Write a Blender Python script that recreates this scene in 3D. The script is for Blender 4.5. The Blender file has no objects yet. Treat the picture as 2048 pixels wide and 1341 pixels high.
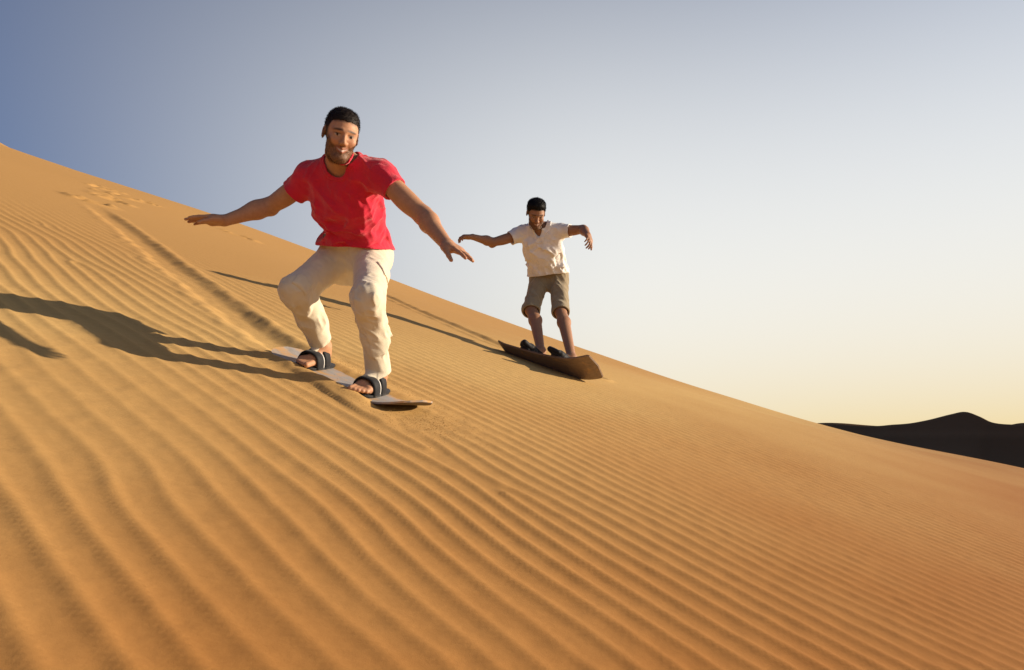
import bpy, math
import numpy as np
from mathutils import Vector, Matrix

R = math.radians
scene = bpy.context.scene

# ------------------------------------------------------------------ camera
FOC, HOR = 1550.0, 872.0                    # focal length and horizon row for a 2048 px wide frame
PITCH = math.atan((HOR - 670.0) / FOC)
cam_data = bpy.data.cameras.new('camera')
cam_data.sensor_width = 36.0
cam_data.sensor_fit = 'HORIZONTAL'
cam_data.lens = FOC / 2048.0 * 36.0
cam_data.clip_start = 0.05
cam_data.clip_end = 20000.0
cam = bpy.data.objects.new('camera', cam_data)
cam.location = (0, 0, 0)
cam.rotation_euler = (math.pi / 2 + PITCH, 0, 0)
scene.collection.objects.link(cam)
scene.camera = cam

# ------------------------------------------------------------------ sky and sun
SUN_AZ, SUN_EL = R(83), R(15.0)           # azimuth clockwise from +Y, elevation
HAZE_H, SKY_TINT = 0.55, (0.085, 0.225, 0.46, 1)
world = bpy.data.worlds.new('World')
scene.world = world
world.use_nodes = True
wn = world.node_tree
sky = wn.nodes.new('ShaderNodeTexSky')
sky.sky_type = 'NISHITA'
sky.sun_disc = False
sky.sun_elevation = SUN_EL
sky.sun_rotation = SUN_AZ
sky.altitude = 200
sky.air_density = 1.0
sky.dust_density = 2.0
sky.ozone_density = 1.0
wn.nodes['Background'].inputs['Strength'].default_value = 0.12
def wnode(kind, op=None, vals=()):
    n = wn.nodes.new(kind)
    if op: n.operation = op
    for i, v in enumerate(vals):
        if v is None: continue
        if isinstance(v, (int, float)): n.inputs[i].default_value = v
        elif isinstance(v, tuple): n.inputs[i].default_value = v
        else: wn.links.new(v, n.inputs[i])
    return n
def wmath(op, *vals): return wnode('ShaderNodeMath', op, vals).outputs[0]
# dusty air: the sky pales towards the horizon all round and turns yellow just above it, more so near the sun
w_tc = wn.nodes.new('ShaderNodeTexCoord')
w_sep = wnode('ShaderNodeSeparateXYZ', None, (w_tc.outputs['Generated'],))
w_z = wmath('MAXIMUM', w_sep.outputs['Z'], 0.0)
w_dot = wnode('ShaderNodeVectorMath', 'DOT_PRODUCT', (w_tc.outputs['Generated'], (math.sin(SUN_AZ) * math.cos(SUN_EL), math.cos(SUN_AZ) * math.cos(SUN_EL), math.sin(SUN_EL)))).outputs['Value']
w_near = wmath('MULTIPLY_ADD', w_dot, 0.5, 0.5)
w_q = wmath('DIVIDE', w_z, HAZE_H)
w_haze = wmath('EXPONENT', wmath('MULTIPLY', wmath('POWER', w_q, 3.0), -1.0))
w_fwd = wn.nodes.new('ShaderNodeMapRange'); w_fwd.interpolation_type = 'SMOOTHSTEP'      # dust scatters light forward
wn.links.new(w_near, w_fwd.inputs['Value'])
for k, v in ((1, 0.20), (2, 0.68), (3, 0.02), (4, 0.97)): w_fwd.inputs[k].default_value = v
w_haze = wmath('MULTIPLY', w_haze, w_fwd.outputs['Result'])
w_yel = wmath('MULTIPLY', wmath('EXPONENT', wmath('MULTIPLY', w_z, -8.5)), wmath('MULTIPLY_ADD', w_near, 0.8, 0.2))
w_col = wn.nodes.new('ShaderNodeMixRGB')
wn.links.new(w_yel, w_col.inputs['Fac'])
w_col.inputs['Color1'].default_value = (5.15, 5.25, 5.20, 1)
w_col.inputs['Color2'].default_value = (5.0, 3.75, 1.5, 1)
w_base = wn.nodes.new('ShaderNodeMixRGB'); w_base.blend_type = 'MULTIPLY'; w_base.inputs['Fac'].default_value = 1.0
wn.links.new(sky.outputs['Color'], w_base.inputs['Color1']); w_base.inputs['Color2'].default_value = SKY_TINT
w_mix = wn.nodes.new('ShaderNodeMixRGB')
wn.links.new(w_haze, w_mix.inputs['Fac'])
wn.links.new(w_base.outputs['Color'], w_mix.inputs['Color1']); wn.links.new(w_col.outputs['Color'], w_mix.inputs['Color2'])
wn.links.new(w_mix.outputs['Color'], wn.nodes['Background'].inputs['Color'])

sun_data = bpy.data.lights.new('sun', 'SUN')
sun_data.energy = 5.0
sun_data.angle = R(0.6)
sun_data.color = (1.0, 0.835, 0.63)
sun = bpy.data.objects.new('sun', sun_data)
sdir = Vector((math.sin(SUN_AZ) * math.cos(SUN_EL), math.cos(SUN_AZ) * math.cos(SUN_EL), math.sin(SUN_EL)))
sun.rotation_euler = sdir.to_track_quat('Z', 'Y').to_euler()
scene.collection.objects.link(sun)

vs = scene.view_settings
vs.view_transform = 'Standard'
vs.look = 'None'
vs.gamma = 1.0
vs.use_curve_mapping = False
vs.exposure = 0.6

# ------------------------------------------------------------------ helpers
CF = np.array([0, math.cos(PITCH), math.sin(PITCH)])
CU = np.array([0, -math.sin(PITCH), math.cos(PITCH)])
CR = np.array([1.0, 0, 0])
def at(u, v, d):
    """world point seen at photo pixel (u, v), d metres in front of the camera"""
    return (CF + CR * (u - 1024) / FOC + CU * (670 - v) / FOC) * d

def unit(v):
    v = np.asarray(v, float)
    return v / max(np.linalg.norm(v), 1e-9)

def hash3(i, j, k, seed):
    n = (i.astype(np.int64) * 374761393 + j.astype(np.int64) * 668265263 + k.astype(np.int64) * 2147483647 + seed * 974711) & 0xffffffff
    n = ((n ^ (n >> 13)) * 1274126177) & 0xffffffff
    n = (n ^ (n >> 16)) & 0xffff
    return n.astype(np.float32) / 32767.5 - 1.0

def noise3(x, y, z, seed=0):
    x, y, z = np.broadcast_arrays(x, y, z)
    xi, yi, zi = np.floor(x), np.floor(y), np.floor(z)
    fx, fy, fz = (x - xi).astype(np.float32), (y - yi).astype(np.float32), (z - zi).astype(np.float32)
    fx = fx * fx * fx * (fx * (fx * 6 - 15) + 10); fy = fy * fy * fy * (fy * (fy * 6 - 15) + 10); fz = fz * fz * (3 - 2 * fz)
    xi, yi, zi = xi.astype(np.int64), yi.astype(np.int64), zi.astype(np.int64)
    r = 0
    for a in (0, 1):
        for b in (0, 1):
            for c in (0, 1):
                w = (fx if a else 1 - fx) * (fy if b else 1 - fy) * (fz if c else 1 - fz)
                r = r + w * hash3(xi + a, yi + b, zi + c, seed)
    return r

def noise2(x, y, seed=0):
    x, y = np.broadcast_arrays(x, y)
    xi, yi = np.floor(x), np.floor(y)
    fx, fy = x - xi, y - yi
    fx = fx * fx * fx * (fx * (fx * 6 - 15) + 10); fy = fy * fy * fy * (fy * (fy * 6 - 15) + 10)
    xi, yi = xi.astype(np.int64), yi.astype(np.int64)
    z = np.zeros_like(xi)
    r = 0
    for a in (0, 1):
        for b in (0, 1):
            r = r + (fx if a else 1 - fx) * (fy if b else 1 - fy) * hash3(xi + a, yi + b, z, seed)
    return r

def sstep(a, b, x):
    t = np.clip((x - a) / (b - a), 0, 1)
    return t * t * (3 - 2 * t)

def tag(o, label=None, cat=None, group=None, kind=None):
    for k, v in (('label', label), ('category', cat), ('group', group), ('kind', kind)):
        if v: o[k] = v
    return o

def mesh_obj(name, verts, quads, mat, parent=None, smooth=True, color=None, tris=None):
    me = bpy.data.meshes.new(name)
    verts = np.asarray(verts, np.float32)
    quads = np.asarray(quads, np.int32).reshape(-1, 4)
    nq = len(quads)
    loops = quads.reshape(-1)
    starts = np.arange(nq, dtype=np.int32) * 4
    if tris is not None and len(tris):
        tris = np.asarray(tris, np.int32).reshape(-1, 3)
        starts = np.concatenate([starts, nq * 4 + np.arange(len(tris), dtype=np.int32) * 3])
        loops = np.concatenate([loops, tris.reshape(-1)])
    me.vertices.add(len(verts)); me.vertices.foreach_set('co', verts.reshape(-1))
    me.loops.add(len(loops)); me.loops.foreach_set('vertex_index', loops)
    me.polygons.add(len(starts)); me.polygons.foreach_set('loop_start', starts)
    me.update(calc_edges=True)
    me.polygons.foreach_set('use_smooth', np.full(len(starts), smooth, bool))
    if color is not None:
        ca = me.color_attributes.new('tint', 'FLOAT_COLOR', 'POINT')
        c4 = np.ones((len(verts), 4), np.float32); c4[:, :3] = color
        ca.data.foreach_set('color', c4.reshape(-1))
    me.validate()
    me.materials.append(mat)
    o = bpy.data.objects.new(name, me)
    scene.collection.objects.link(o)
    if parent is not None: o.parent = parent
    return o

def empty(name, loc):
    o = bpy.data.objects.new(name, None)
    o.location = loc
    o.empty_display_size = 0.1
    scene.collection.objects.link(o)
    return o

# ------------------------------------------------------------------ materials
def new_mat(name):
    m = bpy.data.materials.new(name)
    m.use_nodes = True
    nt = m.node_tree
    return m, nt, nt.nodes['Principled BSDF']

def nd(nt, kind, **kw):
    n = nt.nodes.new(kind)
    for k, v in kw.items(): setattr(n, k, v)
    return n

def noise_node(nt, scale, detail=4, rough=0.6, vec=None):
    n = nd(nt, 'ShaderNodeTexNoise')
    n.inputs['Scale'].default_value = scale; n.inputs['Detail'].default_value = detail; n.inputs['Roughness'].default_value = rough
    if vec is not None: nt.links.new(vec, n.inputs['Vector'])
    return n

def ramp(nt, fac, stops):
    r = nd(nt, 'ShaderNodeValToRGB')
    cr = r.color_ramp
    while len(cr.elements) < len(stops): cr.elements.new(0.5)
    for e, (p, c) in zip(cr.elements, stops):
        e.position = p; e.color = (*c, 1)
    nt.links.new(fac, r.inputs['Fac'])
    return r

def bump(nt, bsdf, height, strength, dist):
    b = nd(nt, 'ShaderNodeBump')
    b.inputs['Strength'].default_value = strength; b.inputs['Distance'].default_value = dist
    nt.links.new(height, b.inputs['Height'])
    nt.links.new(b.outputs['Normal'], bsdf.inputs['Normal'])
    return b

def mat_sand(name, lo, hi, grain=True):
    m, nt, b = new_mat(name)
    geo = nd(nt, 'ShaderNodeNewGeometry')
    big = noise_node(nt, 0.55, 4, 0.55, geo.outputs['Position'])
    fine = noise_node(nt, 900, 2, 0.7, geo.outputs['Position'])
    mid = noise_node(nt, 35, 5, 0.65, geo.outputs['Position'])
    # darker and redder low down, palest partway up, less pale above, with patchy borders
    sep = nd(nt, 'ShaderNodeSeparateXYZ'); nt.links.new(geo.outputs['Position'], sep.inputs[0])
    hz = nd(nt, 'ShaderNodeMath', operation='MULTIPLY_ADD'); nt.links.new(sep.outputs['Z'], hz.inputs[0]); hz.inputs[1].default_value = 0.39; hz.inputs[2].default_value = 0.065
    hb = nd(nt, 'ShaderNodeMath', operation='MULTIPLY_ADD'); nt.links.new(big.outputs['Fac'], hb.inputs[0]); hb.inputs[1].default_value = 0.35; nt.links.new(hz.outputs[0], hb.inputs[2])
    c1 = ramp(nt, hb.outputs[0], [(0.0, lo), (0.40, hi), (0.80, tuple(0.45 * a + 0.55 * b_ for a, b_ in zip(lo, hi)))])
    mul = nd(nt, 'ShaderNodeMixRGB', blend_type='MULTIPLY'); mul.inputs['Fac'].default_value = 1.0
    r2 = ramp(nt, fine.outputs['Fac'], [(0.25, (0.72, 0.70, 0.68)), (0.75, (1.0, 1.0, 1.0))])
    nt.links.new(c1.outputs['Color'], mul.inputs['Color1']); nt.links.new(r2.outputs['Color'], mul.inputs['Color2'])
    mul2 = nd(nt, 'ShaderNodeMixRGB', blend_type='MULTIPLY'); mul2.inputs['Fac'].default_value = 1.0
    r3 = ramp(nt, mid.outputs['Fac'], [(0.3, (0.90, 0.89, 0.88)), (0.7, (1.0, 1.0, 1.0))])
    nt.links.new(mul.outputs['Color'], mul2.inputs['Color1']); nt.links.new(r3.outputs['Color'], mul2.inputs['Color2'])
    nt.links.new(mul2.outputs['Color'], b.inputs['Base Color'])
    b.inputs['Roughness'].default_value = 0.95
    b.inputs['Specular IOR Level'].default_value = 0.1
    if grain:
        add = nd(nt, 'ShaderNodeMath', operation='ADD')
        nt.links.new(fine.outputs['Fac'], add.inputs[0])
        sc = nd(nt, 'ShaderNodeMath', operation='MULTIPLY'); sc.inputs[1].default_value = 2.5
        nt.links.new(mid.outputs['Fac'], sc.inputs[0]); nt.links.new(sc.outputs[0], add.inputs[1])
        bump(nt, b, add.outputs[0], 0.35, 0.0015)
    return m

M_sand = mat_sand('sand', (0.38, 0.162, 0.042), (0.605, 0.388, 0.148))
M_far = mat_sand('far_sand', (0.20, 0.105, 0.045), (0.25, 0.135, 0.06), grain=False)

def mat_skin(name):
    m, nt, b = new_mat(name)
    at_ = nd(nt, 'ShaderNodeVertexColor', layer_name='tint')
    geo = nd(nt, 'ShaderNodeNewGeometry')
    n = noise_node(nt, 60, 4, 0.6, geo.outputs['Position'])
    mul = nd(nt, 'ShaderNodeMixRGB', blend_type='MULTIPLY'); mul.inputs['Fac'].default_value = 1.0
    r = ramp(nt, n.outputs['Fac'], [(0.3, (0.86, 0.82, 0.80)), (0.7, (1, 1, 1))])
    nt.links.new(at_.outputs['Color'], mul.inputs['Color1']); nt.links.new(r.outputs['Color'], mul.inputs['Color2'])
    nt.links.new(mul.outputs['Color'], b.inputs['Base Color'])
    b.inputs['Roughness'].default_value = 0.55
    b.inputs['Specular IOR Level'].default_value = 0.3
    b.inputs['Subsurface Weight'].default_value = 0.12
    b.inputs['Subsurface Radius'].default_value = (0.012, 0.005, 0.003)
    b.inputs['Subsurface Scale'].default_value = 0.6
    n2 = noise_node(nt, 350, 3, 0.6, geo.outputs['Position'])
    bump(nt, b, n2.outputs['Fac'], 0.25, 0.0012)
    return m
M_skin = mat_skin('skin')

def mat_cloth(name, col, rough=0.9, weave=1400, var=0.88, sheen=0.3, trans=0.0):
    m, nt, b = new_mat(name)
    geo = nd(nt, 'ShaderNodeNewGeometry')
    n = noise_node(nt, 14, 5, 0.6, geo.outputs['Position'])
    r = ramp(nt, n.outputs['Fac'], [(0.3, tuple(c * var for c in col)), (0.7, col)])
    nt.links.new(r.outputs['Color'], b.inputs['Base Color'])
    b.inputs['Roughness'].default_value = rough
    b.inputs['Specular IOR Level'].default_value = 0.15
    b.inputs['Sheen Weight'].default_value = sheen
    b.inputs['Sheen Roughness'].default_value = 0.5
    w = noise_node(nt, weave, 2, 0.5, geo.outputs['Position'])
    n2 = noise_node(nt, 90, 4, 0.6, geo.outputs['Position'])
    add = nd(nt, 'ShaderNodeMath', operation='ADD')
    nt.links.new(w.outputs['Fac'], add.inputs[0]); nt.links.new(n2.outputs['Fac'], add.inputs[1])
    bump(nt, b, add.outputs[0], 0.4, 0.0015)
    return m

M_red = mat_cloth('raspberry_jersey', (0.62, 0.018, 0.050))
M_cream = mat_cloth('cream_cotton', (0.68, 0.60, 0.46))
M_white = mat_cloth('white_pique', (0.80, 0.78, 0.76))
M_khaki = mat_cloth('olive_cotton', (0.27, 0.215, 0.135))
M_black = mat_cloth('black_padding', (0.012, 0.012, 0.015), 0.6, 700, 0.8, 0.1)
M_belt = mat_cloth('dark_belt', (0.03, 0.022, 0.018), 0.6)

def mat_hair(name, col):
    m, nt, b = new_mat(name)
    tc = nd(nt, 'ShaderNodeTexCoord')
    mp = nd(nt, 'ShaderNodeMapping'); mp.inputs['Scale'].default_value = (1, 0.25, 0.6)
    nt.links.new(tc.outputs['Object'], mp.inputs['Vector'])
    n = noise_node(nt, 420, 3, 0.6, mp.outputs['Vector'])
    r = ramp(nt, n.outputs['Fac'], [(0.3, tuple(c * 0.4 for c in col)), (0.75, tuple(c * 1.6 for c in col))])
    nt.links.new(r.outputs['Color'], b.inputs['Base Color'])
    b.inputs['Roughness'].default_value = 0.6
    b.inputs['Specular IOR Level'].default_value = 0.2
    bump(nt, b, n.outputs['Fac'], 0.5, 0.002)
    return m
M_hair1 = mat_hair('dark_brown_hair', (0.016, 0.010, 0.007))
M_beard = mat_hair('brown_beard_hair', (0.040, 0.020, 0.010))
M_hair2 = mat_hair('black_hair', (0.008, 0.006, 0.005))

def mat_board(name, col, sandy):
    m, nt, b = new_mat(name)
    tc = nd(nt, 'ShaderNodeTexCoord')
    mp = nd(nt, 'ShaderNodeMapping'); mp.inputs['Scale'].default_value = (1.5, 22, 22)
    nt.links.new(tc.outputs['Object'], mp.inputs['Vector'])
    grain = noise_node(nt, 3, 5, 0.6, mp.outputs['Vector'])
    wood = ramp(nt, grain.outputs['Fac'], [(0.3, tuple(c * 0.65 for c in col)), (0.7, col)])
    dust = noise_node(nt, 9, 6, 0.7, tc.outputs['Object'])
    dr = ramp(nt, dust.outputs['Fac'], [(0.62 - sandy, (0, 0, 0)), (0.78 - sandy, (1, 1, 1))])
    mx = nd(nt, 'ShaderNodeMixRGB')
    nt.links.new(dr.outputs['Color'], mx.inputs['Fac'])
    nt.links.new(wood.outputs['Color'], mx.inputs['Color1']); mx.inputs['Color2'].default_value = (0.50, 0.28, 0.10, 1)
    nt.links.new(mx.outputs['Color'], b.inputs['Base Color'])
    b.inputs['Roughness'].default_value = 0.55
    bump(nt, b, dust.outputs['Fac'], 0.3, 0.002)
    return m
M_deck1 = mat_board('grey_worn_deck', (0.36, 0.33, 0.31), 0.14)
M_deck2 = mat_board('brown_wood_deck', (0.22, 0.13, 0.075), 0.06)
M_base1 = mat_board('dark_base', (0.10, 0.06, 0.035), -0.05)
M_base2 = mat_board('brown_base', (0.27, 0.19, 0.135), 0.04)
m, nt, b = new_mat('pale_piping'); b.inputs['Base Color'].default_value = (0.75, 0.73, 0.70, 1); b.inputs['Roughness'].default_value = 0.4
n = noise_node(nt, 80, 3); bump(nt, b, n.outputs['Fac'], 0.3, 0.001)
M_pipe = m

# ------------------------------------------------------------------ the dune
DA, DB, DC, Q0, Q1, Q2 = -0.25857, 0.26307, -0.8446, -0.0039, -0.00429, 0.0006
SWELLS = [(-24.67, 35.84, 7.89, -0.215), (-10.81, 22.39, 4.93, 0.066), (-5.0, 17.86, 3.93, 0.285), (-1.8, 15.76, 3.47, -0.28),
          (4.9, 12.4, 2.73, -0.268), (6.26, 11.88, 2.61, -0.156), (7.47, 11.46, 2.52, 0.44)]
FLOOR_Z = -7.0
def dune_base(x, y):
    xq = np.clip(x, -60, 30); yq = np.clip(y, -12, 60)
    z = DC + DA * xq + DB * yq + Q0 * yq * yq + Q1 * xq * yq + Q2 * xq * xq
    for cx, cy, s, w in SWELLS:
        z = z + w * np.exp(-((x - cx) ** 2 + (y - cy) ** 2) / (2 * s * s))
    k = 3.0                                                     # smooth meeting with the desert floor
    h = np.clip(k - np.abs(z - FLOOR_Z), 0, None) / k
    return np.maximum(z, FLOOR_Z - 0.3) + h * h * k * 0.25

def on_dune(u, v):
    """point of the dune seen at photo pixel (u, v)"""
    r = at(u, v, 1.0)
    d = np.linspace(1.0, 60, 60000)
    z = r[2] * d - dune_base(r[0] * d, r[1] * d)
    i = int(np.argmax(z < 0)) if (z < 0).any() else len(d) - 1
    return r * d[i]

def poly_field(x, y, pts):
    """(signed distance across, fraction along) to a polyline in plan"""
    best = np.full(x.shape, 1e9); sgn = np.zeros(x.shape); along = np.zeros(x.shape)
    L = [0.0]
    for p, q in zip(pts[:-1], pts[1:]): L.append(L[-1] + math.hypot(q[0] - p[0], q[1] - p[1]))
    for i, (p, q) in enumerate(zip(pts[:-1], pts[1:])):
        dx, dy = q[0] - p[0], q[1] - p[1]; l2 = dx * dx + dy * dy
        t = np.clip(((x - p[0]) * dx + (y - p[1]) * dy) / l2, 0, 1)
        ex, ey = x - p[0] - t * dx, y - p[1] - t * dy
        d = np.hypot(ex, ey)
        m = d < best
        best = np.where(m, d, best); sgn = np.where(m, np.sign(dx * ey - dy * ex), sgn)
        along = np.where(m, (L[i] + t * math.sqrt(l2)) / L[-1], along)
    return best * sgn, along

def catmull(pts, n=8):
    P = [2 * pts[0] - pts[1]] + list(pts) + [2 * pts[-1] - pts[-2]]
    out = []
    for i in range(1, len(P) - 2):
        for k in range(n):
            t = k / n
            out.append(0.5 * ((2 * P[i]) + (-P[i - 1] + P[i + 1]) * t + (2 * P[i - 1] - 5 * P[i] + 4 * P[i + 1] - P[i + 2]) * t * t
                              + (-P[i - 1] + 3 * P[i] - 3 * P[i + 1] + P[i + 2]) * t ** 3))
    out.append(P[-2])
    return out

def px_path(pix): return [p[:2] for p in catmull([on_dune(u, v) for u, v in pix])]

TAIL1, NOSE1 = on_dune(572, 706), on_dune(838, 838)
TAIL2, NOSE2 = on_dune(1004, 702), on_dune(1179, 771)
TRACK1 = px_path([(178, 405), (222, 436), (275, 476), (342, 530), (432, 598), (540, 676), (610, 722), (720, 782), (800, 822)])
SCAR1 = px_path([(560, 730), (622, 764), (690, 808), (742, 840), (800, 858)])
TRACK2 = px_path([(700, 560), (800, 605), (900, 648), (1003, 692), (1100, 724), (1180, 750)])
A_TAIL = float(poly_field(np.array([TAIL1[0]]), np.array([TAIL1[1]]), TRACK1)[1][0])
GOUGES = [on_dune(u, v) for u, v in [(205, 382), (214, 391), (222, 398), (196, 372), (238, 374), (182, 402), (300, 405), (232, 380),
                                     (150, 338), (170, 344), (188, 352), (160, 333), (210, 366), (250, 392), (480, 470), (590, 492)]]
_rg = np.random.default_rng(11)
DISL = [(float(_rg.uniform(-4, 4.5)), float(_rg.uniform(0.9, 7)), 1 if i % 2 else -1) for i in range(52)]
DISL = [p for p in DISL if p[1] > 1.9 + 0.9 * max(0.0, -p[0])]
RN = unit((0.679, 0.734)); RT = np.array([-RN[1], RN[0]])

def dune_detail(x, y):
    """wind ripples, swells, board tracks and footmarks, in metres"""
    r = np.hypot(x, y)
    z = 0.010 * noise2(x * 0.55 + 3, y * 0.55, 5) + 0.05 * noise2(x * 0.16, y * 0.16, 6) * sstep(8, 20, r)
    s = RN[0] * x + RN[1] * y; t = RT[0] * x + RT[1] * y
    w = 0.11 * noise2(s * 0.55, t * 0.42, 1) + 0.038 * noise2(s * 1.5, t * 1.0, 2) + 0.014 * noise2(s * 4, t * 2.8, 3)
    w = w * (1.45 - 0.45 * sstep(0.4, 1.5, s) - 0.55 * sstep(1.2, 3.0, s))
    sw = s + w
    l0, l1 = 0.126, 0.086                                        # ripple length shrinks uphill to the right
    k = np.clip((sw - 0.2) / 2.6, 0, 1)
    turns = np.where(sw < 0.2, (sw - 0.2) / l0, np.where(sw > 2.8, (2.6 / (l1 - l0)) * math.log(l1 / l0) + (sw - 2.8) / l1,
                     (2.6 / (l1 - l0)) * np.log(np.maximum((l0 + (l1 - l0) * k), 1e-3) / l0)))
    ph = 2 * math.pi * turns
    for cx, cy, q in DISL: ph = ph + q * np.arctan2(y - cy, x - cx)
    lam = l0 + (l1 - l0) * k
    ps = ph + 0.55 * np.sin(ph)
    prof = (0.5 + 0.5 * np.cos(ps)) ** 1.6
    amp = lam * 0.088 * (0.78 + 0.42 * noise2(x * 0.8, y * 0.8, 8)) * (1 - 0.35 * sstep(1.5, 3.5, s))
    fade = (1 - sstep(6.0, 11.0, r)) * 0.8 + 0.2 * (1 - sstep(11, 16, r))
    fade = fade * (1 - 0.85 * sstep(3.6, 6.0, s + 0.12 * t))
    smooth = np.ones_like(x)
    m = (x > -9) & (x < 2.5) & (y > 1.5) & (y < 14)
    xm, ym = x[m], y[m]
    zm = np.zeros_like(xm); sm = np.ones_like(xm)
    rough = noise2(xm * 9, ym * 9, 21); rough2 = noise2(xm * 28, ym * 28, 22)
    # track of the near board
    d, a = poly_field(xm, ym, TRACK1)
    dd = d + 0.016 * rough + 0.002 * rough2
    half = 0.112 + 0.010 * rough
    gain = sstep(0.0, 0.16, a) * (0.85 + 0.15 * noise2(a * 20, 0 * a, 23)) * (1 - 0.92 * sstep(A_TAIL - 0.02, A_TAIL + 0.04, a))
    groove = -(1 - sstep(half * 0.30, half * 1.35, np.abs(dd)))
    lip = np.exp(-((np.abs(dd) - half * 1.5) / 0.045) ** 2) * (0.8 + 0.5 * rough)
    zm += gain * (0.030 * groove + 0.011 * lip * np.where(d > 0, 1.5, 0.7) + 0.0012 * rough2 * np.exp(-(d / 0.16) ** 2))
    sm *= 1 - gain * np.exp(-(d / 0.22) ** 4)
    # sand thrown over the edges of the near board
    bx, by = NOSE1[0] - TAIL1[0], NOSE1[1] - TAIL1[1]; bl = math.hypot(bx, by)
    al = ((xm - TAIL1[0]) * bx + (ym - TAIL1[1]) * by) / bl; ac = ((ym - TAIL1[1]) * bx - (xm - TAIL1[0]) * by) / bl
    along = sstep(-0.05, 0.12, al) * (1 - sstep(bl - 0.20, bl - 0.10, al))
    zm += along * (0.016 + 0.008 * rough + 0.0008 * rough2) * (np.exp(-((ac + 0.150) / 0.050) ** 2) + 0.8 * np.exp(-((ac - 0.155) / 0.055) ** 2))
    clod = np.exp(-(np.clip(np.abs(ac) - 0.16, 0, None) / 0.10) ** 2) * sstep(-0.1, 0.1, al) * (1 - sstep(bl + 0.05, bl + 0.35, al)) * (np.abs(ac) > 0.10)
    zm += clod * 0.0045 * np.clip(noise2(xm * 34, ym * 34, 51) + 0.35 * noise2(xm * 70, ym * 70, 52), 0, None)
    sm *= 1 - 0.9 * np.exp(-(np.clip(np.abs(ac) - 0.16, 0, None) / 0.12) ** 2) * sstep(-0.1, 0.1, al) * (1 - sstep(bl + 0.05, bl + 0.40, al))
    # thrown-up berm on the near side of the near board
    d, a = poly_field(xm, ym, SCAR1)
    win = np.sin(np.clip(a, 0, 1) * math.pi) ** 0.6
    side = d * 1.0 + 0.012 * rough
    zm += win * 0.016 * np.where(side > 0, np.exp(-(side / 0.11) ** 2), np.exp(-(side / 0.012) ** 2))
    sm *= 1 - win * np.where(side > -0.02, np.exp(-(side / 0.14) ** 2), 0)
    # track of the far board
    d, a = poly_field(xm, ym, TRACK2)
    gain = sstep(0.0, 0.35, a)
    dd = d + 0.012 * rough
    zm += gain * (-0.018 * (1 - sstep(0.05, 0.13, np.abs(dd))) + 0.012 * np.exp(-((np.abs(dd) - 0.16) / 0.04) ** 2) * (0.8 + 0.5 * rough))
    sm *= 1 - 0.9 * gain * np.exp(-(d / 0.3) ** 4)
    # footmarks
    for i, g in enumerate(GOUGES):
        q = np.hypot(xm - g[0], ym - g[1]); rr = 0.10 + 0.04 * (i % 3)
        zm += -0.07 * np.exp(-(q / rr) ** 2) + 0.035 * np.exp(-((q - rr * 1.5) / (rr * 0.5)) ** 2) * (0.6 + 0.8 * rough)
    z[m] += zm; smooth[m] = sm
    z = z + amp * fade * smooth * prof
    z = z + 0.0012 * noise2(x * 22, y * 22, 30) * (1 - sstep(4, 8, r))
    return z

def graded(segs):
    out = [segs[0][0]]
    for a, b, step in segs:
        n = max(1, int(round((b - a) / step))); out += list(a + (b - a) * (np.arange(n) + 1) / n)
    return np.array(out)
gx = graded([(-70, -40, 2.0), (-40, -20, 0.5), (-20, -9, 0.07), (-9, -4, 0.026), (-4, 3.4, 0.0145), (3.4, 7, 0.03), (7, 14, 0.1), (14, 40, 1.0)])
gy = graded([(-14, -1, 0.6), (-1, 0.7, 0.08), (0.7, 6.2, 0.0145), (6.2, 10, 0.026), (10, 16, 0.06), (16, 30, 0.2), (30, 75, 1.5)])
X, Y = np.meshgrid(gx, gy, indexing='ij')
Z = dune_base(X, Y) + dune_detail(X, Y)
nx, ny = X.shape
idx = np.arange(nx * ny).reshape(nx, ny)
quads = np.stack([idx[:-1, :-1], idx[1:, :-1], idx[1:, 1:], idx[:-1, 1:]], -1).reshape(-1, 4)
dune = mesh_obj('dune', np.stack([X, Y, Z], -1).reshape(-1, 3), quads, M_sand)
tag(dune, 'rippled golden sand dune slope with board tracks falling to the right', 'dune', kind='structure')

def sheet(name, xs, ys, fn, mat):
    X, Y = np.meshgrid(xs, ys, indexing='ij')
    i = np.arange(X.size).reshape(X.shape)
    q = np.stack([i[:-1, :-1], i[1:, :-1], i[1:, 1:], i[:-1, 1:]], -1).reshape(-1, 4)
    return mesh_obj(name, np.stack([X, Y, fn(X, Y)], -1).reshape(-1, 3), q, mat)
g = np.concatenate([-np.geomspace(6000, 60, 40), np.linspace(-50, 50, 11), np.geomspace(60, 6000, 40)])
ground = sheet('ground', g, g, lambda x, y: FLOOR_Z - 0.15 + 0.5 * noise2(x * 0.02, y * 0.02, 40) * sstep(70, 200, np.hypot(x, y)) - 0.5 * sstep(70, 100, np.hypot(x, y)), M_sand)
tag(ground, 'flat desert floor beyond the dune', 'ground', kind='structure')

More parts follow.
